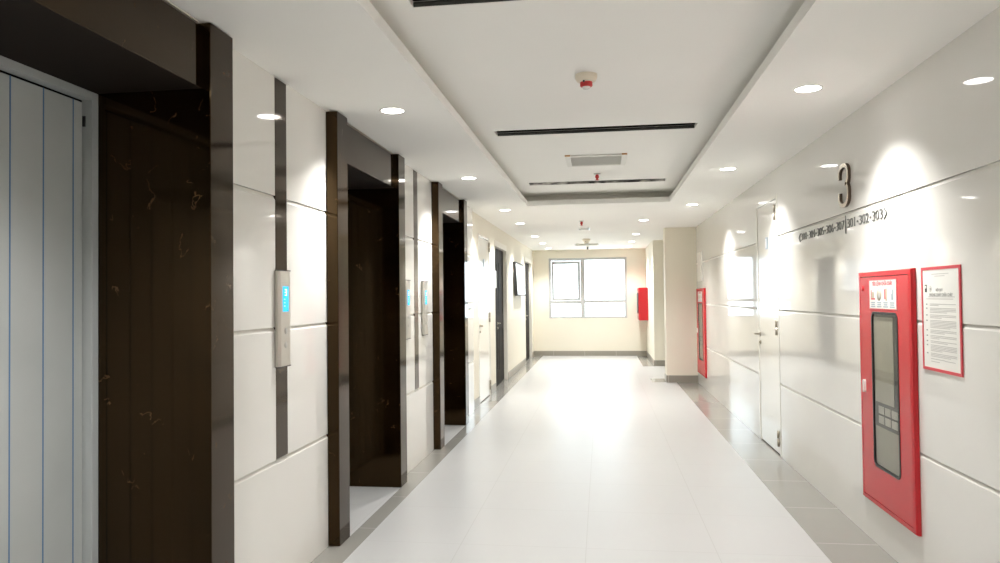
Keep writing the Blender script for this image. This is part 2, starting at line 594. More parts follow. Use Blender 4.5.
# ------------------------------------------------------------------ lift entrances
ENTR = ['nearest lift entrance, dark brown marble surround with grey filmed door, left edge of view',
        'middle of three dark marble lift entrances, in the left wall beyond the first call panel',
        'farthest of three dark marble lift entrances, before the white door on the left']
for (a, b, d, e), lab in zip(LIFTS, ENTR):
    t_ = thing('elevator_entrance', lab, 'elevator', (L, (a + e) / 2, 0), 'marble lift entrances along the left wall')
    mm = M['marble']
    for q0, q1 in ((a + .001, b), (d, e - .001)):
        g = MB()
        g.box(BACKX - .06, JX, q0, q1, 0.001, 2.7345, mm)
        g.build('jamb', t_, bevel=.0025)
    g = MB()
    g.box(BACKX - .06, LINX, b + .001, d - .001, 2.452, 2.716, mm)
    hi_ = g.mi(M['honed'])
    for f_ in g.bm.faces:       # the underside is left unpolished
        f_.normal_update()
        if abs(f_.normal.z) > .9 and f_.calc_center_median().z < 2.5:
            f_.material_index = hi_
    g.build('lintel', t_, bevel=.002)
    # landing door and its steel frame under blue-edged protective film
    g = MB()
    fm = M['framefilm']
    g.box(BACKX - .05, BACKX, b + .001, b + .042, .002, 2.451, fm)
    g.box(BACKX - .05, BACKX, d - .042, d - .001, .002, 2.451, fm)
    g.box(BACKX - .05, BACKX, b + .042, d - .042, 2.415, 2.451, fm)
    fo = g.build('door_frame', t_, bevel=.003)
    mid = (b + d) / 2
    for y0, y1 in ((b + .050, mid - .003), (mid + .003, d - .050)):
        g = MB()
        g.box(-2.235, -2.200, y0, y1, .012, 2.405, M['film'])
        lf = g.build('door_leaf', t_, bevel=.003)
        k = 0
        yy = d - .106 if y0 > mid else b + .106
        while y0 + .02 < yy < y1 - .02:
            g = MB()
            g.box(-2.2005, -2.1985, yy - .003, yy + .003, .012, 2.405, M['tape'])
            g.build('film_seam', lf)
            yy += -.167 if y0 > mid else .167
    g = MB()
    g.box(-2.24, BACKX - .062, b + .001, d - .001, .0005, .010, M['steel'])
    g.build('sill_track', t_)
    g = MB()
    g.box(-2.26, -2.242, b + .001, d - .001, .0, 2.451, M['black'])
    g.build('shaft_lining', t_)
    g = MB()
    g.box(-2.199, -2.188, d - .052, d - .046, 2.30, 2.345, M['dark'])
    g.build('latch_block', t_)

# ------------------------------------------------------------------ call panels
CP = [(3.690, 3.838, 'tall steel lift call panel on the marble strip nearest the camera'),
      (6.235, 6.395, 'steel lift call panel on white tile just past the middle lift surround'),
      (6.885, 7.045, 'steel lift call panel on white tile just before the farthest lift surround')]
for i, (y0, y1, lab) in enumerate(CP):
    base = L + (.003 if i == 0 else .0008)
    front = L + .026
    p = thing('call_panel', lab, 'call panel', (L, (y0 + y1) / 2, 1.19), 'lift call panels')
    zc0, zc1 = 1.190, 1.700
    g = MB()
    g.prism([(base, y0, zc0), (front - .008, y0, zc0), (front, y0 + .022, zc0), (front, y1 - .006, zc0), (base, y1, zc0)],
            (0, 0, zc1 - zc0), M['panelsteel'])
    g.build('faceplate', p, bevel=.0015)
    for z0, z1 in ((zc0 - .005, zc0 - .0005), (zc1 + .0005, zc1 + .006)):
        g = MB()
        g.box(base, front, y0, y1, z0, z1, M['dark'])
        g.build('end_cap', p)
    ym = (y0 + y1) / 2 + .008
    g = MB()
    g.box(front, front + .0015, ym - .036, ym + .036, 1.482, 1.618, M['screen'])
    sc = g.build('display', p)
    g = MB()
    xg = front + .0016
    # floor figure and a travelling arrow of dots
    g.box(xg, xg + .0005, ym - .014, ym + .012, 1.597, 1.603, M['screenglyph'])
    g.box(xg, xg + .0005, ym - .014, ym + .012, 1.582, 1.588, M['screenglyph'])
    g.box(xg, xg + .0005, ym - .014, ym + .012, 1.567, 1.573, M['screenglyph'])
    g.box(xg, xg + .0005, ym + .006, ym + .012, 1.573, 1.597, M['screenglyph'])
    for k in range(3):
        g.box(xg, xg + .0005, ym - .018, ym - .012, 1.545 - k * .018, 1.551 - k * .018, M['screenglyph'])
    g.build('display_figure', sc)
    for zz in (1.378, 1.302):
        g = MB()
        g.lathe((front, ym, zz), [(0, .0025), (.012, .0025), (.014, 0.0), (.018, .0), (.018, .0012), (.0145, .0012)][::1], M['steel'], 20, 'x')
        g.build('call_button', p)

# ------------------------------------------------------------------ doors (setting)
def lever(parent, x, y, z, sgn, along):
    """lever handle with key escutcheon; sgn = direction out of the wall"""
    g = MB()
    g.lathe((x, y, z), [(0, 0), (.024, 0), (.024, sgn * .008), (.011, sgn * .010), (.011, sgn * .045), (0, sgn * .045)], M['hinge'], 18, 'x')
    g.tube([(x + sgn * .042, y, z), (x + sgn * .05, y + along * .015, z), (x + sgn * .05, y + along * .12, z - .002)], .009, M['hinge'])
    h = g.build('door_handle', parent)
    g = MB()
    g.lathe((x, y, z - .085), [(0, 0), (.023, 0), (.023, sgn * .007), (.010, sgn * .009), (.010, sgn * .018), (0, sgn * .018)], M['hinge'], 18, 'x')
    g.build('key_cylinder', parent)

def tech_door(name, X, s, y0, y1, top, hinge_y, lever_y, along):
    """flat white service door; s = +1 when it faces +x"""
    d = root_struct(name, (X, (y0 + y1) / 2, 0))
    def B(m, xa, xb, *q):
        m.box(min(xa, xb), max(xa, xb), *q)
    fw = .055
    g = MB()
    for q in ((y0 + .001, y0 + fw, .001, top - .001), (y1 - fw, y1 - .001, .001, top - .001), (y0 + fw, y1 - fw, top - fw * .7, top - .001)):
        g.box(min(X - s * .055, X + s * .004), max(X - s * .055, X + s * .004), *q, M['whitedoor'])
    g.build('door_frame', d, bevel=.003)
    g = MB()
    g.box(min(X - s * .045, X - s * .003), max(X - s * .045, X - s * .003), y0 + fw + .004, y1 - fw - .004, .014, top - fw * .7 - .004, M['whitedoor'])
    g.build('door_leaf', d, bevel=.002)
    g = MB()
    g.box(min(X - s * .055, X - s * .048), max(X - s * .055, X - s * .048), y0 + fw, y1 - fw, .002, top - fw * .7, M['dark'])
    g.build('door_seal', d)
    for zc in (.165, 1.225, 2.33):
        g = MB()
        g.tube([(X + s * .010, hinge_y, zc - .075), (X + s * .010, hinge_y, zc - .003)], .0125, M['hinge'], 12)
        g.tube([(X + s * .010, hinge_y, zc + .003), (X + s * .010, hinge_y, zc + .075)], .0125, M['hinge'], 12)
        g.box(min(X - s * .002, X + s * .004), max(X - s * .002, X + s * .004), hinge_y - .022, hinge_y + .022, zc - .07, zc + .07, M['hinge'])
        g.build('hinge', d)
    lever(d, X - s * .003, lever_y, 1.125, s, along)
    ym = (y0 + y1) / 2
    g = MB()
    g.box(min(X - s * .003, X + s * .003), max(X - s * .003, X + s * .003), ym - .045, ym + .045, 2.0, 2.12, M['plate'])
    pl = g.build('door_plate', d, bevel=.001)
    g = MB()
    g.box(min(X + s * .003, X + s * .004), max(X + s * .003, X + s * .004), ym - .032, ym + .042, 2.012, 2.108, M['platelight'])
    g.build('plate_face', pl)
    return d

tech_door('door_1', R, -1, RD[0], RD[1], 2.50, RD[0] + .075, RD[1] - .115, 1)
tech_door('door_2', LC, 1, DOORS[0][0], DOORS[0][1], DOORS[0][2], DOORS[0][1] - .06, DOORS[0][0] + .12, -1)

def wood_door(name, y0, y1, top, paper):
    d = root_struct(name, (LC, (y0 + y1) / 2, 0))
    g = MB()
    fw = .05
    for q in ((y0 + .001, y0 + .016, .001, top - .001), (y1 - fw, y1 - .001, .001, top - .001), (y0 + .016, y1 - fw, top - .10, top - .001)):
        g.box(LC - .12, LC + .006, *q, M['frame'])
    g.build('door_frame', d, bevel=.003)
    X = LC - .062
    mid = (y0 + y1) / 2
    for a, b in ((y0 + .019, mid - .002), (mid + .002, y1 - fw - .003)):
        g = MB()
        g.box(X - .04, X, a, b, .012, top - .104, M['wood'])
        for z0, z1 in ((.25, 1.0), (1.2, 2.15)):      # raised panel mouldings
            g.box(X, X + .006, a + .10, b - .10, z0, z0 + .03, M['wood'])
            g.box(X, X + .006, a + .10, b - .10, z1 - .03, z1, M['wood'])
            g.box(X, X + .006, a + .10, a + .13, z0 + .03, z1 - .03, M['wood'])
            g.box(X, X + .006, b - .13, b - .10, z0 + .03, z1 - .03, M['wood'])
        g.build('door_leaf', d, bevel=.002)
    lever(d, X, mid - .07, 1.08, 1, -1)
    g = MB()
    g.box(LC - .12, LC - .105, y0 + fw, y1 - fw, .002, top - .1, M['dark'])
    g.build('door_seal', d)
    if paper:
        g = MB()
        g.box(X, X + .0015, mid - .36, mid - .15, 1.70, 2.0, M['paper'])
        g.build('paper_notice', d)
    return d
wood_door('door_3', *DOORS[1], True)
wood_door('door_4', *DOORS[2], False)

# ------------------------------------------------------------------ fire cabinets
RED = M['red']
def cabinet(lab, y0, y1, z0, z1, detail=True):
    X = R - .0005
    F = 1.638
    P = thing('fire_hose_cabinet', lab, 'fire cabinet', (R, (y0 + y1) / 2, z0), 'red fire hose cabinets')
    W = y1 - y0
    def yy(u): return y0 + u * W            # u: 0 = near side, 1 = far side
    def zz(v): return z0 + v * (z1 - z0)
    # shallow tray: sides, and a sloped rim round the door
    rim = .030
    g = MB()
    def ring(o0, i0, xo, xi, m):
        """sloped picture-frame ring between outer rect at xo and inner rect at xi"""
        oy0, oy1, oz0, oz1 = o0; iy0, iy1, iz0, iz1 = i0
        mi = g.mi(m)
        O = [(xo, oy0, oz0), (xo, oy1, oz0), (xo, oy1, oz1), (xo, oy0, oz1)]
        I = [(xi, iy0, iz0), (xi, iy1, iz0), (xi, iy1, iz1), (xi, iy0, iz1)]
        vo = [g.bm.verts.new(p) for p in O]; vi = [g.bm.verts.new(p) for p in I]
        for k in range(4):
            q = g.bm.faces.new((vo[k], vo[(k + 1) % 4], vi[(k + 1) % 4], vi[k])); q.material_index = mi
    out = (y0, y1, z0, z1)
    n1 = (y0 + .004, y1 - .004, z0 + .004, z1 - .004)
    inn = (y0 + rim, y1 - rim, z0 + rim, z1 - rim)
    ring(out, out, X, F + .012, RED)
    ring(out, n1, F + .012, F, RED)
    ring(n1, inn, F, F - .003, RED)
    ring(inn, inn, F - .003, F + .014, RED)
    # back of the tray
    g.box(X - .002, X, y0 + .001, y1 - .001, z0 + .001, z1 - .001, M['dark'])
    g.build('housing', P)
    # door with a rounded window cut-out
    dy0, dy1, dz0, dz1 = y0 + rim + .004, y1 - rim - .004, z0 + rim + .004, z1 - rim - .004
    wy0, wy1, wz0, wz1 = yy(.232), yy(.728), zz(.172), zz(.827)
    rr = .045 * W / .87
    inner = rrect(wy0, wy1, wz0, wz1, rr)
    g = MB()
    n = len(inner)
    cy, cz = (wy0 + wy1) / 2, (wz0 + wz1) / 2
    m_ = g.mi(RED)
    xf, xb = F - .001, F + .010
    def outer_pt(p):
        # project the inner outline point onto the door edge, straight out from its side or corner
        y_, z_ = p
        ay = (y_ - cy) / (wy1 - wy0) * 2; az = (z_ - cz) / (wz1 - wz0) * 2
        sy = 1 if ay > 0 else -1; sz = 1 if az > 0 else -1
        return ay, az, sy, sz
    # outline points: corner arcs map to the two door edges meeting there
    outer = []
    for q, (sy, sz) in enumerate(((1, 1), (-1, 1), (-1, -1), (1, -1))):
        Y = dy1 if sy > 0 else dy0
        Z = dz1 if sz > 0 else dz0
        for k in range(7):
            t = k / 6
            start_on_y = (q % 2 == 0)
            py, pz = inner[q * 7 + k]
            if start_on_y:
                outer.append((Y, pz + (Z - pz) * min(1, t * 2)) if t <= .5 else (Y + (py - Y) * (t - .5) * 2, Z))
            else:
                outer.append((py + (Y - py) * min(1, t * 2), Z) if t <= .5 else (Y, Z + (pz - Z) * (t - .5) * 2))
    vi_f = [g.bm.verts.new((xf, *p)) for p in inner]
    vo_f = [g.bm.verts.new((xf, *p)) for p in outer]
    vi_b = [g.bm.verts.new((xb, *p)) for p in inner]
    vo_b = [g.bm.verts.new((xb, *p)) for p in outer]
    for k in range(n):
        k2 = (k + 1) % n
        for quad in ((vi_f[k], vi_f[k2], vo_f[k2], vo_f[k]), (vo_f[k], vo_f[k2], vo_b[k2], vo_b[k]), (vi_f[k], vi_b[k], vi_b[k2], vi_f[k2])):
            try:
                q = g.bm.faces.new(quad); q.material_index = m_
            except ValueError:
                pass
    bmesh.ops.remove_doubles(g.bm, verts=g.bm.verts, dist=1e-6)
    door = g.build('door', P)
    def sub(mb, name, **k):
        o = mb.build(name, door, **k)
        return o
    # black window gasket, pane
    g = MB()
    a = rrect(wy0 - .002, wy1 + .002, wz0 - .002, wz1 + .002, rr)
    b = rrect(wy0 + .012, wy1 - .012, wz0 + .012, wz1 - .012, rr * .8)
    mi = g.mi(M['seal'])
    A0 = [g.bm.verts.new((F - .004, *p)) for p in a]; B0 = [g.bm.verts.new((F - .004, *p)) for p in b]
    A1 = [g.bm.verts.new((F + .006, *p)) for p in a]; B1 = [g.bm.verts.new((F + .006, *p)) for p in b]
    for k in range(len(a)):
        k2 = (k + 1) % len(a)
        for quad in ((A0[k], A0[k2], B0[k2], B0[k]), (A0[k], A1[k], A1[k2], A0[k2]), (B0[k], B0[k2], B1[k2], B1[k])):
            q = g.bm.faces.new(quad); q.material_index = mi
    sub(g, 'window_gasket')
    g = MB()
    g.prism([(F + .001, *p) for p in b], (.003, 0, 0), M['cabglass'])
    sub(g, 'window_pane')
    # opposite wall's reflection in the pane, painted as grey boxes; pale squares between them
    g = MB()
    xi = F + .012
    g.box(xi, xi + .003, wy0 - .004, wy1 + .004, wz0 - .004, wz1 + .004, M['dark'])
    g.box(xi - .003, xi, wy0 + .11 * W / .87, wy1 - .012, wz0 + (wz1 - wz0) * .42, wz1 - .03, M['greyreflection'])
    g.box(xi - .003, xi, wy0 + .012, wy1 - .012, wz0 + .012, wz0 + (wz1 - wz0) * .26, M['greyreflection'])
    if detail:
        for r_ in range(2):
            for q_ in range(3):
                ya = wy0 + .06 + q_ * (wy1 - wy0 - .10) / 3
                za = wz0 + (wz1 - wz0) * (.285 + .062 * r_)
                g.box(xi - .003, xi, ya, ya + (wy1 - wy0 - .10) / 3 - .018, za, za + .045, M['greysquare'])
    g.build('reflection_board', P)
    # instruction sticker
    sy0, sy1, sz0, sz1 = yy(.236), yy(.762), zz(.838), zz(.965)
    g = MB()
    g.box(F - .002, F - .001, sy0, sy1, sz0, sz1, M['paper'])
    st_ = sub(g, 'instruction_sticker')
    g = MB()
    e = .006
    xs = F - .0026
    for q in ((sy0, sy1, sz0, sz0 + e), (sy0, sy1, sz1 - e, sz1), (sy0, sy0 + e, sz0 + e, sz1 - e), (sy1 - e, sy1, sz0 + e, sz1 - e)):
        g.box(xs, xs + .0006, *q, M['paperred'])
    g.build('sticker_border', P)
    if detail:
        me = text_mesh('TIÊU LỆNH CHỮA CHÁY', .030, .0003, M['paperred'], sx=.95, bold=.0008)
        place_text('sticker_heading', me, xs, (sy0 + sy1) / 2, sz1 - .028, P)
        wst = sy1 - sy0
        icons = (M['paperred'], M['inktan'], M['paperred'], M['inkblue'])
        for k in range(4):
            g = MB()
            cy_ = sy1 - wst * (.15 + .232 * k)
            zc = sz0 + (sz1 - sz0) * .49
            if k == 1:
                g.lathe((xs, cy_, zc), [(0, 0), (.036, 0), (.036, .0006), (0, .0006)], icons[k], 18, 'x')
                g.box(xs - .0002, xs + .0003, cy_ - .016, cy_ + .014, zc - .020, zc + .014, M['inkpale'])
            elif k == 2:
                g.box(xs, xs + .0006, cy_ - .002, cy_ + .016, zc - .026, zc + .032, icons[k])
                g.box(xs, xs + .0006, cy_ - .024, cy_ - .002, zc - .036, zc + .036, M['inktan'])
            elif k == 0:
                g.box(xs, xs + .0006, cy_ - .032, cy_ + .032, zc - .030, zc - .020, icons[k])
                g.box(xs, xs + .0006, cy_ + .022, cy_ + .032, zc - .020, zc + .028, icons[k])
                g.box(xs, xs + .0006, cy_ - .016, cy_ + .022, zc - .020, zc + .016, M['inktan'])
            else:
                g.box(xs, xs + .0006, cy_ - .018, cy_ + .012, zc - .030, zc + .006, icons[k])
                g.box(xs, xs + .0006, cy_ - .022, cy_ - .004, zc + .006, zc + .030, icons[k])
            g.build('pictogram', P)
            g = MB()
            for q in range(3):
                ww = (.036, .028, .033)[q]
                g.box(xs, xs + .0006, cy_ - ww, cy_ + ww, sz0 + .014 + q * .012, sz0 + .021 + q * .012, M['inkblue'])
            g.build('caption', P)
    # door pull and round lock
    g = MB()
    hy = yy(.885)
    g.prism([(F - .001, hy - .011 + 0 * 0, zz(.475))] and [(F - .001, p[0], p[1]) for p in rrect(hy - .011, hy + .011, zz(.472), zz(.527), .0105)], (-.014, 0, 0), M['white'])
    sub(g, 'door_pull')
    g = MB()
    g.lathe((F - .001, yy(.90), zz(.928)), [(.016, 0), (.016, -.004), (.010, -.006), (0, -.006)], M['red'], 18, 'x')
    sub(g, 'door_lock')
    return P

cabinet('large red fire hose cabinet with dark window, near right, beside the red framed notice', 4.190, 5.000, .254, 1.678)
cabinet('narrow looking red fire hose cabinet at far end of tiled right wall', 12.20, 13.19, .200, 1.652, detail=True)

# third cabinet: deep box on the corner wall by the window
P = thing('fire_hose_cabinet', 'small red cabinet box projecting from the wall right of the window', 'fire cabinet', (PX, 18.65, .925), 'red fire hose cabinets')
g = MB()
g.box(.905, PX - .001, 18.30, 18.98, .928, 1.732, RED)
g.build('housing', P, bevel=.008)
g = MB()
g.box(.895, .9045, 18.315, 18.965, .945, 1.715, RED)
g.build('door', P, bevel=.004)
g = MB()
g.box(.880, .8945, 18.36, 18.92, 1.10, 1.61, M['seal'])
g.build('window_pane', P, bevel=.004)

# electrical cover over the far cabinet
P = thing('access_cover', 'flat white rectangular cover on tiled wall above the far red cabinet', 'access cover', (R, 12.8, 1.77))
g = MB()
g.box(R - .018, R - .0005, 12.53, 13.04, 1.768, 2.262, M['white'])
g.build('mounting_plate', P, bevel=.003)
g = MB()
g.box(R - .0225, R - .0185, 12.545, 13.025, 1.783, 2.247, M['white'])
g.build('cover_lid', P, bevel=.002)

# ------------------------------------------------------------------ red framed notice
P = thing('wall_notice', 'red bordered paper notice of printed fire rules on the right wall', 'notice', (R, 3.895, 1.15))
ny0, ny1, nz0, nz1 = 3.690, 4.112, 1.150, 1.676
X = R - .0005
g = MB()
g.box(X - .004, X, ny0 + .014, ny1 - .014, nz0 + .014, nz1 - .014, M['paper'])
g.build('sheet', P)
g = MB()
for q in ((ny0, ny1, nz0, nz0 + .015), (ny0, ny1, nz1 - .015, nz1), (ny0, ny0 + .015, nz0 + .015, nz1 - .015), (ny1 - .015, ny1, nz0 + .015, nz1 - .015)):
    g.box(X - .006, X, *q, M['paperred'])
g.build('red_border', P)
xs = X - .0044
g = MB()
def ln(u0, u1, v, m, h=.0032):
    """a printed line: u across from the left (far) edge 0..1, v down from the top 0..1"""
    W_, H_ = ny1 - ny0, nz1 - nz0
    g.box(xs - .0002, xs + .0004, ny1 - u1 * W_, ny1 - u0 * W_, nz1 - v * H_ - h, nz1 - v * H_, m)
ink, pale = M['ink'], M['inkpale']
ln(.28, .72, .068, pale); ln(.36, .62, .088, pale)
for v, rows in ((.30, 2), ):
    pass
v = .285
ln(.18, .86, v, pale); ln(.12, .82, v + .02, pale)
v = .355
blocks = [2, 4, 3, 6, 3, 3, 2, 5, 3, 1, 1]
for bi, n_ in enumerate(blocks):
    if bi < 9:
        ln(.115, .15, v, ink, .006)
    for q in range(n_):
        u1 = .88 if q < n_ - 1 else (.45 + .07 * ((bi * 3) % 5))
        ln(.22, u1, v, pale)
        v += .0135
    v += .012
ln(.58, .84, .885, pale)
g.build('printed_lines', P)
me = text_mesh('NỘI QUY', .018, .0002, M['ink'], bold=.0004)
place_text('notice_heading', me, xs - .0001, (ny0 + ny1) / 2 + .01, nz1 - .118, P)
me = text_mesh('PHÒNG CHÁY CHỮA CHÁY', .020, .0002, M['ink'], bold=.0005, sx=.98)
place_text('notice_heading', me, xs - .0001, (ny0 + ny1) / 2 - .005, nz1 - .142, P)
g = MB()
g.box(xs - .0002, xs + .0004, ny1 - .062, ny1 - .040, nz1 - .128, nz1 - .090, M['inkdark'])
g.lathe((xs - .0002, ny1 - .051, nz1 - .102), [(0, -.0003), (.008, -.0003), (.008, .0003)], M['paper'], 14, 'x')
g.build('emblem', P)
g = MB()
g.lathe((xs, ny1 - .102, nz1 - .110), [(.012, -.0002), (.015, -.0002), (.015, .0004), (.012, .0004)], M['inkpale'], 18, 'x')
g.lathe((xs, ny1 - .102, nz1 - .110), [(0, -.0002), (.006, -.0002), (.006, .0004)], M['inkpale'], 18, 'x')
g.build('emblem', P)

# ------------------------------------------------------------------ floor numeral and room numbers
def ribbon(pts, w, d, x, m_face, m_side):
    """a flat stroke of width w standing d proud of the wall; pts in (y,z), wall at x"""
    g = MB()
    mi, mj = g.mi(m_face), g.mi(m_side)
    Lp, Rp = [], []
    pts = [Vector(p) for p in pts]
    for k, p in enumerate(pts):
        t = (pts[min(k + 1, len(pts) - 1)] - pts[max(k - 1, 0)]).normalized()
        n_ = Vector((-t.y, t.x))
        Lp.append(p + n_ * w / 2); Rp.append(p - n_ * w / 2)
    F_ = [[g.bm.verts.new((xx, q.x, q.y)) for q in S_] for xx in (x - d, x) for S_ in (Lp, Rp)]
    lf, rf, lb, rb = F_
    for k in range(len(pts) - 1):
        for quad, m in (((lf[k], lf[k + 1], rf[k + 1], rf[k]), mi), ((lf[k], lb[k], lb[k + 1], lf[k + 1]), mj), ((rf[k], rf[k + 1], rb[k + 1], rb[k]), mj)):
            q = g.bm.faces.new(quad); q.material_index = m
    for k in (0, -1):
        q = g.bm.faces.new((lf[k], rf[k], rb[k], lb[k])); q.material_index = mj
    return g
# the 3: two stacked round-ended loops, open at the left (the left of the figure is the far side, +y)
yc, ztop, zbot, zm = 5.285, 2.420, 2.146, 2.288
hw = .090
def arc(cy, cz, ry, rz, a0, a1, n=10):
    return [(cy + ry * math.cos(math.radians(a0 + (a1 - a0) * k / n)), cz + rz * math.sin(math.radians(a0 + (a1 - a0) * k / n))) for k in range(n + 1)]
up = [(yc + hw, 2.330), (yc + hw, 2.370)] + arc(yc, 2.370, hw, ztop - 2.370, 0, 180, 14)[1:] + [(yc - hw, 2.330)] + arc(yc - .035, 2.330, hw - .035, 2.330 - zm, 180, 262, 8)[1:]
lo = arc(yc - .035, 2.244, hw - .035, zm - 2.244, 98, 180, 8) + [(yc - hw, 2.198)] + arc(yc, 2.198, hw, 2.198 - zbot, 180, 360, 14)[1:] + [(yc + hw, 2.238)]
P = thing('floor_number_sign', 'large raised metal floor numeral 3 high on the right wall', 'sign', (R, yc, zbot))
ribbon(up + lo, .027, .020, R - .0005, M['numeral'], M['numeralside']).build('numeral', P)

P = thing('room_number_sign', 'row of small raised room numbers with end arrows below the big 3', 'sign', (R, 5.53, 1.96))
items = ['308', '·', '304', '·', '305', '·', '306', '·', '307', '|', '301', '·', '302', '·', '303']
y = 6.50
zl = 2.016
sz = .090
g = MB()
for (ya, yb) in ((6.50, 6.455), (4.565, 4.61)):
    g = ribbon([(yb, zl + .032), (ya, zl), (yb, zl - .032)], .009, .005, R - .0005, M['letter'], M['letter'])
    g.build('arrow', P)
seq_y0, seq_y1 = 6.45, 4.615
ws = {'3': 1, '|': .45, '·': .42}
tot = sum(1.0 * 3 + .12 if len(s) == 3 else (.62 if s == '|' else .52) for s in items)
unit = (seq_y0 - seq_y1) / tot
y = seq_y0
for s_ in items:
    wdt = (3.12 if len(s_) == 3 else (.62 if s_ == '|' else .52)) * unit
    ycen = y - wdt / 2
    if s_ == '|':
        g = MB()
        g.box(R - .005, R - .0005, ycen - .005, ycen + .005, zl - .062, zl + .062, M['letter'])
        g.build('divider', P)
    elif s_ == '·':
        g = MB()
        g.box(R - .005, R - .0005, ycen - .010, ycen + .010, zl - .007, zl + .007, M['letter'])
        g.build('dot', P)
    else:
        for q, ch in enumerate(s_):
            me = text_mesh(ch, sz, .0022, M['letter'], bold=-.0006)
            xs_ = [v.co.x for v in me.vertices]
            cw = wdt * .92 / 3
            k = min(cw * .84 / (max(xs_) - min(xs_)), 1.6)
            me.transform(Matrix.Scale(k, 4, (1, 0, 0)))
            place_text('digit', me, R - .0027, ycen + (1 - q) * cw, zl, P)
    y -= wdt

# ------------------------------------------------------------------ ceiling fittings
LW = [-1.300] * 7
LY = [4.51, 7.22, 10.0, 11.90, 14.56, 16.52, 18.25]
left_lab = ['nearest round downlight of the left ceiling row, beside the middle lift',
            'second round downlight of the left ceiling row, above the farthest lift',
            'third round downlight of the left ceiling row, past the tray end',
            'fourth round downlight of the left ceiling row, above the first dark door',
            'fifth round downlight of the left ceiling row, by the wall board',
            'sixth round downlight of the left ceiling row, before the last dark door',
            'last round downlight of the left ceiling row, close to the back wall']
right_lab = ['nearest round downlight of the right ceiling row, above the fire cabinet wall',
             'second round downlight of the right ceiling row, above the white door',
             'third round downlight of the right ceiling row, just right of the tray corner',
             'first downlight of the far right row, in front of the cream pillar',
             'second downlight of the far right row, beside the pillar recess',
             'third downlight of the far right row, above the cream corner wall',
             'last downlight of the far right row, close to the back wall']
pos = [(-1.30, yq, lab) for yq, lab in zip(LY, left_lab)]
pos += [(1.205 if k < 3 else .68, yq, lab) for k, (yq, lab) in enumerate(zip([4.455, 7.195, 9.96, 11.85, 14.53, 16.54, 18.25], right_lab))]
POWER = 95.0
def downlight(x, yq, lab, power=POWER):
    t_ = thing('downlight', lab, 'ceiling light', (x, yq, C), 'recessed round ceiling downlights')
    g = MB()
    g.lathe((x, yq, C), [(.080, -.0005), (.080, -.003), (.075, -.006), (.069, -.0045), (.069, -.0005)], M['white'], 32)
    g.build('trim_ring', t_)
    g = MB()
    g.lathe((x, yq, C), [(.0688, -.003), (.05, -.0034), (0, -.0036)], M['diffuser'], 32)
    g.build('diffuser', t_)
    ld = bpy.data.lights.new('downlight_lamp', 'SPOT')
    ld.energy = power
    ld.color = (1.0, .99, .97)
    ld.spot_size = math.radians(119)
    ld.spot_blend = 1.0
    ld.shadow_soft_size = .03
    lo_ = bpy.data.objects.new('lamp', ld)
    lo_.location = (x, yq, C - .036)
    COL.objects.link(lo_)
    lo_.parent = t_
    lo_.matrix_parent_inverse = Matrix.Translation(-t_.location)
for x, yq, lab in pos:
    downlight(x, yq, lab)
for x, yq, lab in ((-1.30, 1.80, 'added downlight out of view over the nearest lift, left row'), (1.205, 1.76, 'added downlight out of view over the near right wall, right row'),
                   (-1.30, -.95, 'added downlight behind the camera, left row'), (1.205, -.95, 'added downlight behind the camera, right row')):  # unseen downlights added to brighten the near end of the lobby
    downlight(x, yq, lab)

# air slots
slab_lab = ['black open air slot across the tray ceiling right above the camera',
            'black open air slot across tray ceiling at the top edge of view',
            'middle black air slot across tray ceiling, between detector and grille',
            'farthest narrow air slot in tray ceiling, with grey torn liner at its ends']
for k, ((a, b), lab) in enumerate(zip(SLOTS, slab_lab)):
    t_ = thing('air_slot', lab, 'air slot', (0, (a + b) / 2, TRAY), 'air slots in the tray ceiling')
    g = MB()
    bk = M['black']
    z0, z1 = TRAY + .0305, TRAY + .20
    g.box(SX0 - .01, SX0, a - .01, b + .01, z0, z1, bk)
    g.box(SX1, SX1 + .01, a - .01, b + .01, z0, z1, bk)
    g.box(SX0, SX1, a - .01, a, z0, z1, bk)
    g.box(SX0, SX1, b, b + .01, z0, z1, bk)
    g.box(SX0 - .01, SX1 + .01, a - .01, b + .01, z1, z1 + .01, bk)
    g.build('plenum', t_)
    # thin ragged liner edge left inside the cut
    g = MB()
    n_ = 40
    mi = g.mi(M['liner'] if k == 3 else M['darkliner'])
    import random
    rnd = random.Random(k + 3)
    prev = None
    for q in range(n_ + 1):
        u = q / n_
        xx = SX0 + .003 + (SX1 - SX0 - .006) * u
        if k == 3:
            hgt = (.13 * (1 - u / .45) if u < .30 else .05 * max(0, (u - .80) / .20)) + .008 + rnd.uniform(0, .014)
        else:
            hgt = .004 + rnd.uniform(0, .010)
        # hangs on the far side of the cut, as a thin folded strip
        v0 = g.bm.verts.new((xx, b - .002, TRAY + .002))
        v1 = g.bm.verts.new((xx, b - .002 - hgt, TRAY + .010 + rnd.uniform(0, .008)))
        v2 = g.bm.verts.new((xx, b - .002 - hgt, TRAY + .022))
        v3 = g.bm.verts.new((xx, b - .002, TRAY + .026))
        cur = (v0, v1, v2, v3)
        if prev:
            for e_ in range(3):
                qf = g.bm.faces.new((prev[e_], prev[e_ + 1], cur[e_ + 1], cur[e_])); qf.material_index = mi
        prev = cur
    g.build('torn_liner', t_)

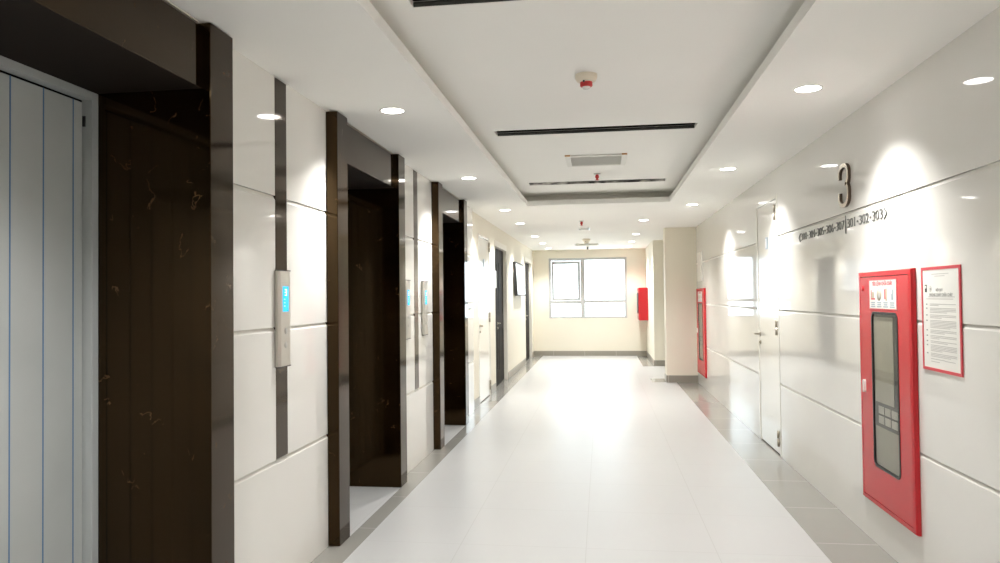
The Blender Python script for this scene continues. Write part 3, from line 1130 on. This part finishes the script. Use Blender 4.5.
# return-air grille
gx0, gx1, gy0, gy1 = -.333, .260, 7.08, 7.66
t_ = thing('air_grille', 'rectangular pale framed air grille in the tray ceiling', 'air grille', (-.035, 7.28, TRAY))
g = MB()
z0, z1 = TRAY - .014, TRAY - .0005
e = .05
g.box(gx0, gx0 + e, gy0, gy1, z0, z1, M['grille_rim'])
g.box(gx1 - e, gx1, gy0, gy1, z0, z1, M['grille_rim'])
g.box(gx0 + e, gx1 - e, gy0, gy0 + .045, z0, z1, M['grille_rim'])
g.box(gx0 + e, gx1 - e, gy1 - .045, gy1, z0, z1, M['grille_rim'])
g.build('grille_frame', t_, bevel=.003)
g = MB()
n_ = 22
for k in range(n_):
    ya = gy0 + .047 + (gy1 - gy0 - .094) * k / n_
    g.prism([(gx0 + e, ya, z0 + .004), (gx0 + e, ya + .010, z0 + .004), (gx0 + e, ya + .014, z0 + .0075), (gx0 + e, ya + .004, z0 + .0075)], (gx1 - gx0 - 2 * e, 0, 0), M['grille'])
g.box(gx0 + e, gx1 - e, gy0 + .045, gy1 - .045, z1 - .006, z1, M['grille'])
g.build('louvre', t_)
for xa in (gx0, gx1 - .05):
    g = MB()
    g.box(xa, xa + .05, gy0 - .012, gy0 - .001, z0, z1, M['clip'])
    g.build('orange_tape', t_)

def detector(x, yq, z, lab, k=1.0, red=True):
    t_ = thing('smoke_detector', lab, 'smoke detector', (x, yq, z), 'smoke detectors')
    g = MB()
    g.lathe((x, yq, z), [(.066 * k, -.0005), (.066 * k, -.022 * k), (.056 * k, -.040 * k), (.040 * k, -.046 * k), (0, -.046 * k)], M['cream_plastic'], 32)
    g.build('mounting_base', t_)
    g = MB()
    g.lathe((x, yq, z - .046 * k), [(.037 * k, .0), (.037 * k, -.022 * k), (.030 * k, -.028 * k), (0, -.028 * k)], M['redmetal'] if red else M['cream_plastic'], 28)
    g.build('sensor_head', t_)
    g = MB()
    g.lathe((x, yq, z - .074 * k), [(.025 * k, 0), (.021 * k, -.009 * k), (0, -.012 * k)], M['white'], 24)
    g.build('lens', t_)
    g = MB()
    g.lathe((x - .014 * k, yq - .042 * k, z - .048 * k), [(.006 * k, .004), (.006 * k, -.006 * k), (0, -.008 * k)], M['dark'], 12)
    g.build('indicator', t_)
detector(-.075, 4.51, TRAY, 'cream smoke detector with red head, nearest on the tray ceiling', 1.02)
detector(-.300, 15.50, C, 'cream smoke detector on low ceiling in front of the window', 1.3, False)

def sprinkler(x, yq, z, lab, m):
    t_ = thing('ceiling_sprinkler', lab, 'sprinkler', (x, yq, z), 'ceiling sprinklers')
    g = MB()
    g.lathe((x, yq, z), [(.040, -.0005), (.036, -.010), (.016, -.014), (0, -.014)], M['steel'] if m is not M['dark'] else M['cream_plastic'], 24)
    g.build('escutcheon', t_)
    g = MB()
    g.lathe((x, yq, z - .014), [(.014, 0), (.020, -.012), (.022, -.030), (.012, -.042), (.012, -.052), (0, -.052)], m, 18)
    g.build('sprinkler_body', t_)
    g = MB()
    g.lathe((x, yq, z - .066), [(.006, 0), (.024, -.004), (.024, -.007), (0, -.007)], m, 18)
    g.build('deflector', t_)
sprinkler(-.031, 8.20, TRAY, 'red ceiling sprinkler just beyond the air grille', M['redmetal'])
sprinkler(-.300, 11.74, C, 'small red sprinkler on low ceiling beyond the tray', M['redmetal'])
sprinkler(-.320, 17.9, C, 'tiny dark sprinkler hanging just above the window', M['dark'])

def small_vent(x0, x1, y0, y1, lab):
    t_ = thing('ceiling_vent', lab, 'ceiling vent', ((x0 + x1) / 2, (y0 + y1) / 2, C), 'slim ceiling vents')
    g = MB()
    z0, z1 = C - .012, C - .0005
    e = .02
    for q in ((x0, x1, y0, y0 + e), (x0, x1, y1 - e, y1), (x0, x0 + e, y0 + e, y1 - e), (x1 - e, x1, y0 + e, y1 - e)):
        g.box(*q, z0, z1, M['white'])
    g.build('vent_frame', t_, bevel=.002)
    g = MB()
    for k in range(8):
        ya = y0 + e + (y1 - y0 - 2 * e) * k / 8
        g.prism([(x0 + e, ya, z0 + .002), (x0 + e, ya + .018, z0 + .010), (x0 + e, ya + .021, z0 + .010), (x0 + e, ya + .003, z0 + .002)], (x1 - x0 - 2 * e, 0, 0), M['grille_rim'])
    g.build('louvre', t_)
small_vent(-.385, -.185, 12.95, 13.25, 'small grey ceiling vent behind the red sprinkler')
small_vent(-.60, -.05, 16.85, 17.45, 'wide slim ceiling vent in front of the window')

# white board hanging on the left wall between the two dark doors
t_ = thing('wall_board', 'white panelled board tilted off left wall between two dark doors', 'board', (LC, 15.43, 1.56))
g = MB()
def tilt(x, z):     # leans out at the bottom
    return x + (2.27 - z) * .05
def board(x0, x1, y0, y1, z0, z1, m):
    g.prism([(tilt(x0, z0), y0, z0), (tilt(x1, z0), y0, z0), (tilt(x1, z1), y0, z1), (tilt(x0, z1), y0, z1)], (0, y1 - y0, 0), m)
board(LC + .002, LC + .055, 14.66, 16.20, 1.56, 2.25, M['dark'])
g.build('board_frame', t_, bevel=.004)
g = MB()
board(LC + .0555, LC + .062, 14.69, 16.17, 1.59, 2.22, M['platelight'])
g.build('board_face', t_, bevel=.002)

# ------------------------------------------------------------------ daylight
wd = bpy.data.worlds.new('overcast_sky')
S.world = wd
wd.use_nodes = True
bg = wd.node_tree.nodes['Background']
bg.inputs['Color'].default_value = (.83, .93, 1.0, 1)
bg.inputs['Strength'].default_value = 2.6
pl = bpy.data.lights.new('window_portal', 'AREA')
pl.shape = 'RECTANGLE'
pl.size, pl.size_y = WX1 - WX0, WZ1 - WZ0
pl.cycles.is_portal = True
po = bpy.data.objects.new('window_portal', pl)
po.location = ((WX0 + WX1) / 2, YB + .19, (WZ0 + WZ1) / 2)
po.rotation_euler = (-PI / 2, 0, 0)
COL.objects.link(po)

# ------------------------------------------------------------------ camera
yaw, pitch, roll, fpx = 0.1371, 0.0205, -0.0111, 735.0
fw_ = Vector((-math.sin(yaw) * math.cos(pitch), math.cos(yaw) * math.cos(pitch), math.sin(pitch)))
r0 = Vector((math.cos(yaw), math.sin(yaw), 0))
u0 = r0.cross(fw_)
rv = r0 * math.cos(roll) + u0 * math.sin(roll)
uv = rv.cross(fw_)
cd = bpy.data.cameras.new('camera')
cam = bpy.data.objects.new('camera', cd)
COL.objects.link(cam)
mw = Matrix((rv, uv, -fw_)).transposed().to_4x4()
mw.translation = (0, 0, 1.55)
cam.matrix_world = mw
cd.sensor_fit = 'HORIZONTAL'
cd.sensor_width = 36
cd.lens = fpx / 1000 * 36
cd.clip_start = .02
cd.clip_end = 200
S.camera = cam

# ------------------------------------------------------------------ look
vs = S.view_settings
vs.view_transform = 'Standard'
vs.look = 'None'
vs.gamma = 1
vs.exposure = 1.06
vs.use_curve_mapping = False
cy = S.cycles
cy.use_denoising = True
cy.max_bounces = 14
cy.diffuse_bounces = 10
cy.glossy_bounces = 6
cy.transparent_max_bounces = 12
cy.sample_clamp_indirect = 8
cy.caustics_reflective = False
cy.caustics_refractive = False
